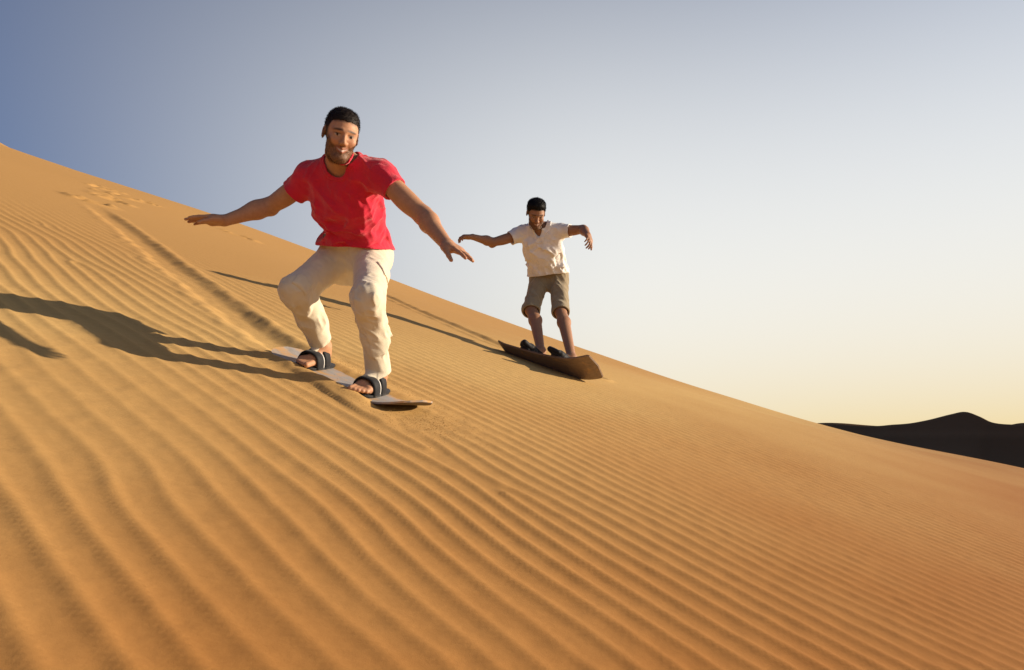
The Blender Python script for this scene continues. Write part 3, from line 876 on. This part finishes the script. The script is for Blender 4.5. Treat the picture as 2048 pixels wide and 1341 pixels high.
def build_shirt(J, o, g, root, mat, name, neck):
    lo, hi = bbox_of([g['bottom'], J['neck'], J['sho_r'], J['sho_l'], o['slv_r'], o['slv_l'], J['hip_r'], J['hip_l']], 0.14)
    F = Field(lo, hi, o['cres'])
    ease = o['ease']
    T = [0, 0.14, 0.30, 0.50, 0.68, 0.82, 0.93, 1.0]
    wid = np.array([0.174, 0.178, 0.174, 0.166, 0.171, 0.172, 0.135, 0.085]) * o.get('wid', 1) + ease[0]
    dep = np.array([0.134, 0.132, 0.120, 0.114, 0.118, 0.108, 0.080, 0.064]) + ease[1]
    F.add(trunk(g['bottom'] - g['up'] * 0.03, J['neck'], g['hs'], g['ss'], T, wid, dep, [0.004, 0.008, 0.014, 0.014, 0.014, 0.008, -0.004, -0.006]), 0.01)
    for s in 'rl':
        F.add(limb(J['sho_' + s] + (g['sh'] - J['sho_' + s]) * 0.45, J['sho_' + s], 0.066, 0.058), 0.045)
        F.add(limb(J['neck'] - g['up'] * 0.01, J['sho_' + s], 0.052, 0.053), 0.04)
        d = unit(o['slv_' + s] - J['sho_' + s])
        F.add(limb(J['sho_' + s], o['slv_' + s] + d * 0.03, 0.058, o['slvr']), 0.045)
    folds(F, o['folds'], o['seed'], o['foldamp'], o.get('foldw'), (o['slv_r'], o['slv_l']))
    folds(F, o['crease'], o['seed'] + 7, 0.0042, None, (o['slv_r'], o['slv_l']))
    V0 = F.V.copy()
    cover(F, g['F'], 0.008)
    cover(F, g['legs'], 0.010, 0.055)
    p, n = o['hem']
    shell(F, 0.010, [o['slv_r'], o['slv_l'], J['neck'], p, J['hip_r'], J['hip_l']], 0.10)
    for s in 'rl':
        d = unit(o['slv_' + s] - J['sho_' + s])
        cut_plane(F, o['slv_' + s], d, 0.24)
    x, y, z = F.grids()
    d = (x - p[0]) * n[0] + (y - p[1]) * n[1] + (z - p[2]) * n[2]
    d = d + 0.010 * noise3((x + 0 * y + 0 * z) * 11, (y + 0 * x + 0 * z) * 11, (z + 0 * x + 0 * y) * 0, 91)
    F.V = np.maximum(F.V, d.astype(np.float32))
    for prim in neck: F.add(prim, 0.004, 'cut')
    v, q = surface(F)
    sh_obj = mesh_obj(name, v, q, mat, root)
    nd_ = np.minimum.reduce([prim[0](x, y, z) + 0 * (x + y + z) for prim in neck])
    lift, half, wide = o['band']
    hgt = (x - J['neck'][0]) * g['up'][0] + (y - J['neck'][1]) * g['up'][1] + (z - J['neck'][2]) * g['up'][2]
    F.V = np.maximum(np.maximum(np.abs(V0 - lift) - half, np.abs(nd_ - wide) - wide - 0.001), hgt - 0.03).astype(np.float32)
    v, q = surface(F)
    mesh_obj('collar', v, q, o['band_mat'], root)
    return sh_obj

def build_legs(J, o, g, root, mat, name):
    """trousers or shorts"""
    pts = [g['hips'] + g['up'] * 0.12, J['hip_r'], J['hip_l'], J['kne_r'], J['kne_l'], o['hem_r'], o['hem_l']]
    lo, hi = bbox_of(pts, 0.16)
    F = Field(lo, hi, o['cres'])
    up = g['up']
    F.add(trunk(g['hips'] - up * (0.10 if o['long'] else 0.065), g['hips'] + up * 0.22, g['hs'], g['hs'], [0, 0.3, 0.65, 1], [0.140, 0.154, 0.142, 0.136], [0.106, 0.112, 0.100, 0.094], [0, 0.0, 0.004, 0.01]), 0.01)
    for s in 'rl':
        r0, r1, r2, r3 = o['rad_' + s]
        F.add(limb(J['hip_' + s], J['kne_' + s], r0, r1), 0.07)
        hem = o['hem_' + s]
        d = unit(hem - J['kne_' + s])
        mid = J['kne_' + s] * 0.5 + hem * 0.5 + np.asarray(o.get('sag_' + s, (0, 0, 0)))
        if o['long']:
            F.add(limb(J['kne_' + s], mid, r1, r2), 0.03)
            F.add(limb(mid, hem + d * 0.03, r2, r3), 0.03)
        else:
            F.add(limb(J['kne_' + s], hem + d * 0.03, r1, r3), 0.03)
    folds(F, o['lfolds'], o['seed'] + 20, o['lfoldamp'], o.get('lfoldw'), (o['hem_r'], o['hem_l']))
    folds(F, o['lcrease'], o['seed'] + 33, o.get('lcamp', 0.0055), o.get('lfoldw'), (o['hem_r'], o['hem_l']))
    cover(F, g['F'], 0.006)
    D0 = F.V.copy()
    g['legs'] = Field(lo, lo + 0.01, o['cres']); g['legs'].n = F.n; g['legs'].V = D0
    wp, wn_ = o['waist']
    shell(F, 0.011, [o['hem_r'], o['hem_l'], wp], 0.11)
    for s in 'rl':
        cut_plane(F, o['hem_' + s], unit(o['hem_' + s] - J['kne_' + s]) if o['long'] else o['hemn_' + s], o.get('hemcut', 0.15))
    cut_plane(F, wp, wn_, 0.26)
    v, q = surface(F)
    leg_obj = mesh_obj(name, v, q, mat, root)
    x, y, z = F.grids()
    # belt round the waist
    d = (x - wp[0]) * wn_[0] + (y - wp[1]) * wn_[1] + (z - wp[2]) * wn_[2]
    rr = np.sqrt((x - wp[0]) ** 2 + (y - wp[1]) ** 2 + (z - wp[2]) ** 2)
    F.V = np.maximum(np.maximum(np.abs(D0) - 0.005, np.abs(d + 0.022) - 0.018), rr - 0.24).astype(np.float32)
    v, q = surface(F)
    mesh_obj('belt', v, q, M_belt, root)
    # pocket flaps on the outer thighs
    for c, fx, hx, hz in o.get('flaps', ()):
        fx = unit(fx); dn = np.array(J['kne_r'] - J['hip_r']); dn = unit(dn - fx * (dn @ fx)); nn = np.cross(fx, dn)
        X, Y, Z = x - c[0], y - c[1], z - c[2]
        a = np.abs(X * fx[0] + Y * fx[1] + Z * fx[2]) - hx; b_ = np.abs(X * dn[0] + Y * dn[1] + Z * dn[2]) - hz
        e = np.abs(X * nn[0] + Y * nn[1] + Z * nn[2]) - 0.07
        F.V = np.maximum(np.maximum(np.abs(D0) - 0.0065, np.maximum(a, b_)), e).astype(np.float32)
        v, q = surface(F)
        if len(v): mesh_obj('pocket_flap', v, q, mat, root)
    return leg_obj

# ------------------------------------------------------------------ sandboards
def build_board(tail, nose, normal, width, deck_mat, base_mat, label, nose_rise, tail_rise, feet, toe_dir_sign, binding, turn, round_=(0.16, 0.11, 2.6)):
    """tail/nose: where the flat board's ends lie; normal: up side of the deck"""
    ax = unit(nose - tail); nrm = unit(normal - ax * (normal @ ax)); sd = np.cross(nrm, ax)     # local x along, y across, z up
    L = np.linalg.norm(nose - tail)
    Mw = Matrix(((ax[0], sd[0], nrm[0], tail[0]), (ax[1], sd[1], nrm[1], tail[1]), (ax[2], sd[2], nrm[2], tail[2]), (0, 0, 0, 1)))
    root = empty('sandboard', (0, 0, 0)); root.matrix_world = Mw
    tag(root, label, 'sandboard')
    nu, nv, th = 72, 14, 0.011
    us = np.linspace(0, 1, nu)
    def halfw(u):
        x = u * L
        a, b, pw = round_                                    # rounded nose and tail lengths
        w = width / 2 * (0.90 + 0.10 * np.cos((u - 0.5) * 2 * math.pi) * -1)
        e = np.ones_like(u)
        e = np.where(x > L - a, np.sqrt(np.clip(1 - (np.clip(x - (L - a), 0, a) / a) ** pw, 0, 1)), e)
        e = np.where(x < b, np.sqrt(np.clip(1 - (np.clip(b - x, 0, b) / b) ** pw, 0, 1)), e)
        return w * np.maximum(e, 0.04)
    def rise(u):
        x = u * L
        return nose_rise * np.clip((x - (L - 0.26)) / 0.26, 0, 1) ** 2 + tail_rise * np.clip((0.16 - x) / 0.16, 0, 1) ** 2
    hw, rz = halfw(us), rise(us)
    def face(z0, inset):
        V = []
        for i in range(nu):
            for j in range(nv):
                t = j / (nv - 1) * 2 - 1
                V.append((us[i] * L, t * max(hw[i] - inset, 0.002), rz[i] + z0))
        return np.array(V)
    idx = np.arange(nu * nv).reshape(nu, nv)
    top = np.stack([idx[:-1, :-1], idx[1:, :-1], idx[1:, 1:], idx[:-1, 1:]], -1).reshape(-1, 4)
    def rim(V0, V1):
        loop = list(idx[:, 0]) + list(idx[-1, 1:]) + list(idx[-2::-1, -1]) + list(idx[0, -2:0:-1])
        n0 = len(V0); q = []
        for a, b_ in zip(loop, loop[1:] + loop[:1]): q.append((a, a + n0, b_ + n0, b_))
        return q
    A, B = face(0.0, 0.0), face(-th * 0.7, 0.0)
    q = np.concatenate([top, np.array(rim(A, B)), top[:, ::-1] + len(A)])
    mesh_obj('deck', np.concatenate([A, B]), q, deck_mat, root, smooth=False)
    A, B = face(-th * 0.72, 0.002), face(-th, 0.004)
    q = np.concatenate([top, np.array(rim(A, B)), top[:, ::-1] + len(A)])
    mesh_obj('base', np.concatenate([A, B]), q, base_mat, root, smooth=False)
    Mi = np.array(Mw.inverted())
    for pos in feet:                                          # pos: along the board in metres
        f = toe_dir_sign                                      # toes point to +y or -y of the board
        ca, sa = math.cos(turn), math.sin(turn)
        fx, fy = sa, ca * f                                   # toe direction in board plane
        gx_, gy_ = fy * f, -fx * f                            # across the foot
        def B3(a, b_, c): return (pos + fx * a + gx_ * b_, fy * a + gy_ * b_, c)
        # foot pad
        V = []; n_ = 20
        for zz in (0.001, 0.012):
            for k in range(n_):
                an = 2 * math.pi * k / n_
                c_, s_ = math.cos(an), math.sin(an)
                V.append(B3(0.138 * np.sign(c_) * abs(c_) ** 0.6 , 0.058 * np.sign(s_) * abs(s_) ** 0.6, zz))
        V.append(B3(0, 0, 0.012)); V.append(B3(0, 0, 0.001))
        q_, t_ = [], []
        for k in range(n_):
            k2 = (k + 1) % n_
            q_.append((k, k2, k2 + n_, k + n_)); t_.append((n_ + k, n_ + k2, 2 * n_)); t_.append((k2, k, 2 * n_ + 1))
        mesh_obj('foot_pad', V, q_, M_black, root, tris=t_)
        for (a0, a1, hgt, half, lean, thick, nm) in binding:
            na, nb = 26, 7
            def strap_pt(k, j, out):
                an = math.pi * (k / (na - 1))
                t = j / (nb - 1)
                a = a0 + (a1 - a0) * t
                bulge = out * (1 - 0.55 * (2 * t - 1) ** 4)
                ww = (half + bulge) * math.copysign(abs(math.cos(an)) ** 0.75, math.cos(an))
                hh = (hgt * (1 + 0.25 * lean * (0.5 - t)) + bulge) * math.sin(an) ** 0.8
                return B3(a + lean * 0.35 * hh, ww, 0.004 + hh)
            V = [strap_pt(k, j, thick) for k in range(na) for j in range(nb)] + [strap_pt(k, j, 0.0) for k in range(na) for j in range(nb)]
            id2 = np.arange(na * nb).reshape(na, nb)
            t2 = np.stack([id2[:-1, :-1], id2[1:, :-1], id2[1:, 1:], id2[:-1, 1:]], -1).reshape(-1, 4)
            lp = list(id2[:, 0]) + list(id2[-1, 1:]) + list(id2[-2::-1, -1]) + list(id2[0, -2:0:-1])
            rq = [(p_, p_ + na * nb, r_ + na * nb, r_) for p_, r_ in zip(lp, lp[1:] + lp[:1])]
            st = mesh_obj('strap', V, np.concatenate([t2, np.array(rq), t2[:, ::-1] + na * nb]), M_black, root)
            if nm:
                Vp, qp = [], []; rp = 0.0036; npp = 8
                for k in range(na):
                    c0 = np.array(strap_pt(k, nb - 1 if nm > 0 else 0, thick * 0.75))
                    an = math.pi * (k / (na - 1))
                    e1 = np.array(B3(1, 0, 0)) - np.array(B3(0, 0, 0)); e2 = unit((np.array(B3(0, math.cos(an), 0)) - np.array(B3(0, 0, 0))) + np.array((0, 0, math.sin(an))))
                    for m_ in range(npp):
                        a_ = 2 * math.pi * m_ / npp
                        Vp.append(c0 + rp * (math.cos(a_) * e1 + math.sin(a_) * e2))
                for k in range(na - 1):
                    for m_ in range(npp): qp.append((k * npp + m_, k * npp + (m_ + 1) % npp, (k + 1) * npp + (m_ + 1) % npp, (k + 1) * npp + m_))
                mesh_obj('piping', Vp, qp, M_pipe, st)
    return root, Mw

def slope_normal(p):
    e = 0.15
    dx = (dune_base(np.array([p[0] + e]), np.array([p[1]])) - dune_base(np.array([p[0] - e]), np.array([p[1]])))[0] / (2 * e)
    dy = (dune_base(np.array([p[0]]), np.array([p[1] + e])) - dune_base(np.array([p[0]]), np.array([p[1] - e])))[0] / (2 * e)
    return unit((-dx, -dy, 1))
def W(Mw, p): return np.array(Mw @ Vector(p))

# near board and rider
FEET1, FEET2 = (0.245, 0.660), (0.370, 0.715)
n1 = slope_normal((TAIL1 + NOSE1) / 2)
ax1 = unit(NOSE1 - TAIL1); nrm1 = unit(n1 - ax1 * (n1 @ ax1))
L1 = np.linalg.norm(NOSE1 - TAIL1)
b1, M1 = build_board(TAIL1 + nrm1 * 0.003, NOSE1 + nrm1 * 0.012, n1, 0.27, M_deck1, M_base1,
    'pale grey sandboard under the man in the red shirt, nose lifted', 0.07, 0.03, FEET1, -1,
    [(0.024, 0.088, 0.068, 0.051, 0.15, 0.009, -1), (-0.040, 0.014, 0.082, 0.052, 0.25, 0.009, 0)], 0.45)
#MEN#
def feet_on(Mw, pos, turn, sign, S=1.0):
    fx, fy = math.sin(turn), math.cos(turn) * sign
    def B(a, c): return W(Mw, (pos + fx * a, fy * a, c))
    return dict(heel=B(-0.080, 0.014), toe=B(0.168, 0.014), ank=B(-0.024, 0.098), up=W(Mw, (0, 0, 1)) - W(Mw, (0, 0, 0)))

TURN1 = 0.45
fr, fl = feet_on(M1, FEET1[0], TURN1, -1), feet_on(M1, FEET1[1], TURN1, -1)
fr['big'] = W(M1, (1, 0, 0)) - W(M1, (0, 0, 0)); fl['big'] = -fr['big']
J = dict(head=at(682, 272, 3.30), neck=at(686, 322, 3.39), sho_r=at(620, 355, 3.50), sho_l=at(761, 350, 3.35),
         elb_r=at(540, 413, 3.60), wri_r=at(450, 441, 3.50), tip_r=at(372, 437, 3.44),
         elb_l=at(846, 431, 3.24), wri_l=at(893, 489, 3.05), tip_l=at(951, 518, 2.95),
         hip_r=at(683, 512, 3.77), hip_l=at(746, 512, 3.67), kne_r=at(592, 580, 3.46), kne_l=at(736, 597, 3.27),
         ank_r=fr['ank'], ank_l=fl['ank'])
o = dict(res=0.0042, cres=0.0040, ra=(0.048, 0.039, 0.0255), headM=frame(25, 22, 5), hs=0.94, skin=(0.48, 0.252, 0.142), beard=0.80, nbeard=5000, beard_mat=M_beard,
         hair=M_hair1, hairfull=(0.0010, 0.008, 31), foot_r=fr, foot_l=fl,
         hand_r=dict(dors=(0.1, 0.25, 1), thumb=-1, curl=(0.10, 0.08, 0.10, 0.14), spread=0.04, tout=0.35),
         hand_l=dict(dors=(0.35, -0.25, 1), thumb=1, curl=(0.10, 0.08, 0.12, 0.18), spread=0.035, tout=0.45),
         wid=0.945, band=(-0.001, 0.0048, 0.009), band_mat=M_red, ease=(0.006, 0.006), slv_r=at(586, 388, 3.525), slv_l=at(790, 380, 3.315), slvr=0.057, seed=3, foldamp=0.015)
person1, g = build_person(J, o)
front = np.cross(g['ss'], g['up'])
o['folds'] = [(unit((0.55, -0.2, -0.75)), 0.22, 0.055, 1.0), (unit((0.9, 0.1, 0.35)), 0.20, 0.050, 0.8), (g['up'], 0.18, 0.06, 0.5)]
o['crease'] = [(unit((0.75, -0.1, -0.55)), 0.16, 0.030, 1.0), (unit((-0.6, -0.1, -0.75)), 0.14, 0.030, 0.7)]
o['lcrease'] = [(unit(J['ank_l'] - J['kne_l'] + np.array((0.08, 0, 0))), 0.34, 0.028, 1.0), (unit((0.75, 0.1, -0.5)), 0.18, 0.028, 0.7)]
o['foldw'] = lambda x, y, z: 0.55 + 0.75 * sstep(g['sh'][2] - 0.02, g['hips'][2] + 0.05, z)
o['hem'] = (at(708, 494, 3.62), -unit(0.35 * g['up'] + np.array((0.07, 0.0, 0.75))))
vb = at(675, 354, 3.27)
neck = [limb(J['neck'] - g['up'] * 0.012, J['neck'] + g['up'] * 0.12 + front * 0.02, 0.077, 0.085), limb(J['neck'] + front * 0.05, vb, 0.050, 0.010)]
o.update(long=True, waist=(at(708, 468, 3.64), unit(0.35 * g['up'] + np.array((0.02, 0, 0.75)))), flaps=[(at(606, 566, 3.42), (0.75, 0.25, -0.45), 0.040, 0.035), (at(768, 548, 3.46), (0.3, 0.8, -0.35), 0.05, 0.035)], hem_r=J['ank_r'] + unit(J['kne_r'] - J['ank_r']) * 0.030, hem_l=J['ank_l'] + unit(J['kne_l'] - J['ank_l']) * -0.010,
         rad_r=(0.090, 0.069, 0.066, 0.053), rad_l=(0.088, 0.066, 0.060, 0.055), sag_r=(0.012, 0.035, -0.01), sag_l=(0.004, 0.02, 0), lfoldamp=0.0085,
         lfolds=[(unit((0.45, 0.1, -0.85)), 0.26, 0.075, 1.0), (unit((0.9, 0.2, 0.3)), 0.20, 0.065, 0.6), (unit((0.0, 0.2, 1)), 0.30, 0.08, 0.7)],
         lfoldw=lambda x, y, z: 0.40 + 0.9 * sstep(g['hips'][2] - 0.12, g['hips'][2] - 0.33, z))
trousers = build_legs(J, o, g, person1, M_cream, 'trousers')
build_shirt(J, o, g, root=person1, mat=M_red, name='shirt', neck=neck)
tag(person1, 'man in a red v-neck shirt and cream trousers crouching on the nearer sandboard', 'person')

# far board and rider
n2 = slope_normal((TAIL2 + NOSE2) / 2)
ax2 = unit(NOSE2 - TAIL2); sd2 = np.cross(unit(n2 - ax2 * (n2 @ ax2)), ax2)
nr2 = unit(n2 * math.cos(R(33)) + sd2 * math.sin(R(33)))       # rolled onto its uphill edge
b2, M2 = build_board(TAIL2 + n2 * 0.000, NOSE2 + n2 * 0.095, nr2, 0.27, M_deck2, M_base2,
    'brown sandboard under the man in the white shirt, tipped on edge', 0.08, 0.03, FEET2, -1,
    [(0.020, 0.085, 0.064, 0.052, 0.15, 0.009, 0)], -0.2, (0.045, 0.09, 4.5))
fr, fl = feet_on(M2, FEET2[0], -0.2, -1), feet_on(M2, FEET2[1], -0.2, -1)
fr['big'] = W(M2, (1, 0, 0)) - W(M2, (0, 0, 0)); fl['big'] = -fr['big']
D2 = -0.10
J = dict(head=at(1072, 428, 6.83 + D2), neck=at(1078, 453, 6.93 + D2), sho_r=at(1041, 468, 7.0 + D2), sho_l=at(1117, 461, 6.92 + D2),
         elb_r=at(985, 485, 6.93 + D2), wri_r=at(946, 474, 6.76 + D2), tip_r=at(913, 470, 6.70 + D2),
         elb_l=at(1166, 459, 6.80 + D2), wri_l=at(1176, 471, 6.57 + D2), tip_l=at(1184, 492, 6.42 + D2),
         hip_r=at(1081, 555, 7.18 + D2), hip_l=at(1117, 553, 7.15 + D2), kne_r=at(1062, 619, 6.90 + D2), kne_l=at(1121, 622, 6.86 + D2),
         ank_r=fr['ank'], ank_l=fl['ank'])
o = dict(res=0.0050, cres=0.0046, ra=(0.046, 0.038, 0.026), headM=frame(8, 40, 0), hs=1.0, skin=(0.33, 0.170, 0.096), beard=0.75, nbeard=3000, beard_mat=M_hair2,
         hair=M_hair2, hairfull=(0.005, 0.014, 37), foot_r=fr, foot_l=fl,
         hand_r=dict(dors=(0.0, -0.3, 1), thumb=1, curl=(0.75, 0.7, 0.65, 0.6), spread=0.05, tout=0.5),
         hand_l=dict(dors=(0.6, 0.1, 0.8), thumb=-1, curl=(0.5, 0.55, 0.5, 0.45), spread=0.10, tout=0.7),
         wid=0.97, band=(0.004, 0.007, 0.019), band_mat=M_white, ease=(0.014, 0.012), slv_r=at(1021, 477, 6.97 + D2), slv_l=at(1141, 461, 6.86 + D2), slvr=0.066, seed=9, foldamp=0.016)
person2, g2 = build_person(J, o)
front = np.cross(g2['ss'], g2['up'])
o['crease'] = [(unit((0.7, -0.1, -0.6)), 0.16, 0.032, 1.0), (unit((-0.5, -0.1, -0.8)), 0.14, 0.032, 0.7)]
o['lcrease'] = [(unit((0.2, 0.1, -0.9)), 0.2, 0.035, 1.0)]
o['folds'] = [(unit((0.6, -0.1, -0.7)), 0.22, 0.06, 1.0), (unit((0.9, 0.1, 0.35)), 0.20, 0.055, 0.7), (g2['up'], 0.2, 0.06, 0.8)]
o['hem'] = (at(1095, 549, 7.0), -unit(0.4 * g2['up'] + np.array((-0.02, 0, 0.6))))
neck = [limb(J['neck'] - g2['up'] * 0.010, J['neck'] + g2['up'] * 0.12 + front * 0.03, 0.074, 0.085), limb(J['neck'] + front * 0.06, J['neck'] - g2['up'] * 0.06 + front * 0.125, 0.040, 0.010)]
o.update(long=False, waist=(at(1095, 537, 7.02), unit(0.4 * g2['up'] + np.array((-0.02, 0, 0.6)))), hem_r=J['kne_r'] + unit(J['ank_r'] - J['kne_r']) * 0.035, hem_l=J['kne_l'] + unit(J['ank_l'] - J['kne_l']) * 0.035,
         rad_r=(0.086, 0.076, 0.08, 0.072), rad_l=(0.086, 0.074, 0.08, 0.070), lfoldamp=0.008,
         lfolds=[(unit((0.4, 0.1, -0.9)), 0.22, 0.06, 1.0), (unit((0.9, 0.2, 0.3)), 0.16, 0.05, 0.6)], hemcut=0.16)
for s in 'rl': o['hemn_' + s] = unit(unit(J['kne_' + s] - J['hip_' + s]) * 0.6 + unit(J['ank_' + s] - J['kne_' + s]) * 0.6)
build_legs(J, o, g2, person2, M_khaki, 'shorts')
build_shirt(J, o, g2, root=person2, mat=M_white, name='shirt', neck=neck)
for ft, an in ((fr, J['ank_r']), (fl, J['ank_l'])):
    lo, hi = bbox_of([ft['heel'], ft['toe'], an], 0.09)
    F = Field(lo, hi, 0.0045)
    foot(F, an, ft['heel'], ft['toe'] + unit(ft['toe'] - ft['heel']) * 0.012, ft['up'], ft['big'], 1.12)
    F.V = F.V - 0.008
    cut_plane(F, an - unit(ft['up']) * 0.022, unit(ft['up']))
    v, q = surface(F)
    mesh_obj('shoe', v, q, M_black, person2)
tag(person2, 'man in a white polo shirt and khaki shorts riding the farther sandboard', 'person')

# ------------------------------------------------------------------ loose sand thrown up by the near board
rg = np.random.default_rng(5)
N = 2600
u = rg.uniform(0, 1, N)
src_l = np.where(rg.uniform(size=N) < 0.6, L1 + rg.normal(0, 0.06, N), rg.uniform(0.05, L1, N))
dist = np.abs(rg.normal(0, 0.13, N)) + 0.01
sideb = np.where(src_l > L1 - 0.1, rg.normal(0, 0.12, N), np.sign(rg.normal(0.3, 1, N)) * (0.14 + dist))
P = TAIL1[None, :] + ax1[None, :] * (src_l + np.where(src_l > L1 - 0.1, dist, 0))[:, None] + np.cross(nrm1, ax1)[None, :] * sideb[:, None]
P[:, 2] = dune_base(P[:, 0], P[:, 1]) + dune_detail(P[:, 0], P[:, 1])
P[:, 2] += np.where(rg.uniform(size=N) < 0.55, 0.001, np.abs(rg.normal(0, 0.022, N)) * np.exp(-dist / 0.25))
sz = rg.uniform(0.0005, 0.0012, N)
tet = np.array([(1, 1, 1), (1, -1, -1), (-1, 1, -1), (-1, -1, 1)], float)
rot = rg.normal(size=(N, 3, 3)); rot /= np.linalg.norm(rot, axis=2)[:, :, None]
V = P[:, None, :] + np.einsum('kj,nij->nki', tet, rot) * sz[:, None, None]
T = np.array([(0, 1, 2), (0, 3, 1), (0, 2, 3), (1, 3, 2)])
spray = mesh_obj('sand_spray', V.reshape(-1, 3), np.zeros((0, 4), int), M_sand, tris=(np.arange(N)[:, None, None] * 4 + T[None]).reshape(-1, 3), smooth=False)
tag(spray, 'loose sand grains thrown up around the nose of the nearer sandboard', 'sand', kind='stuff')
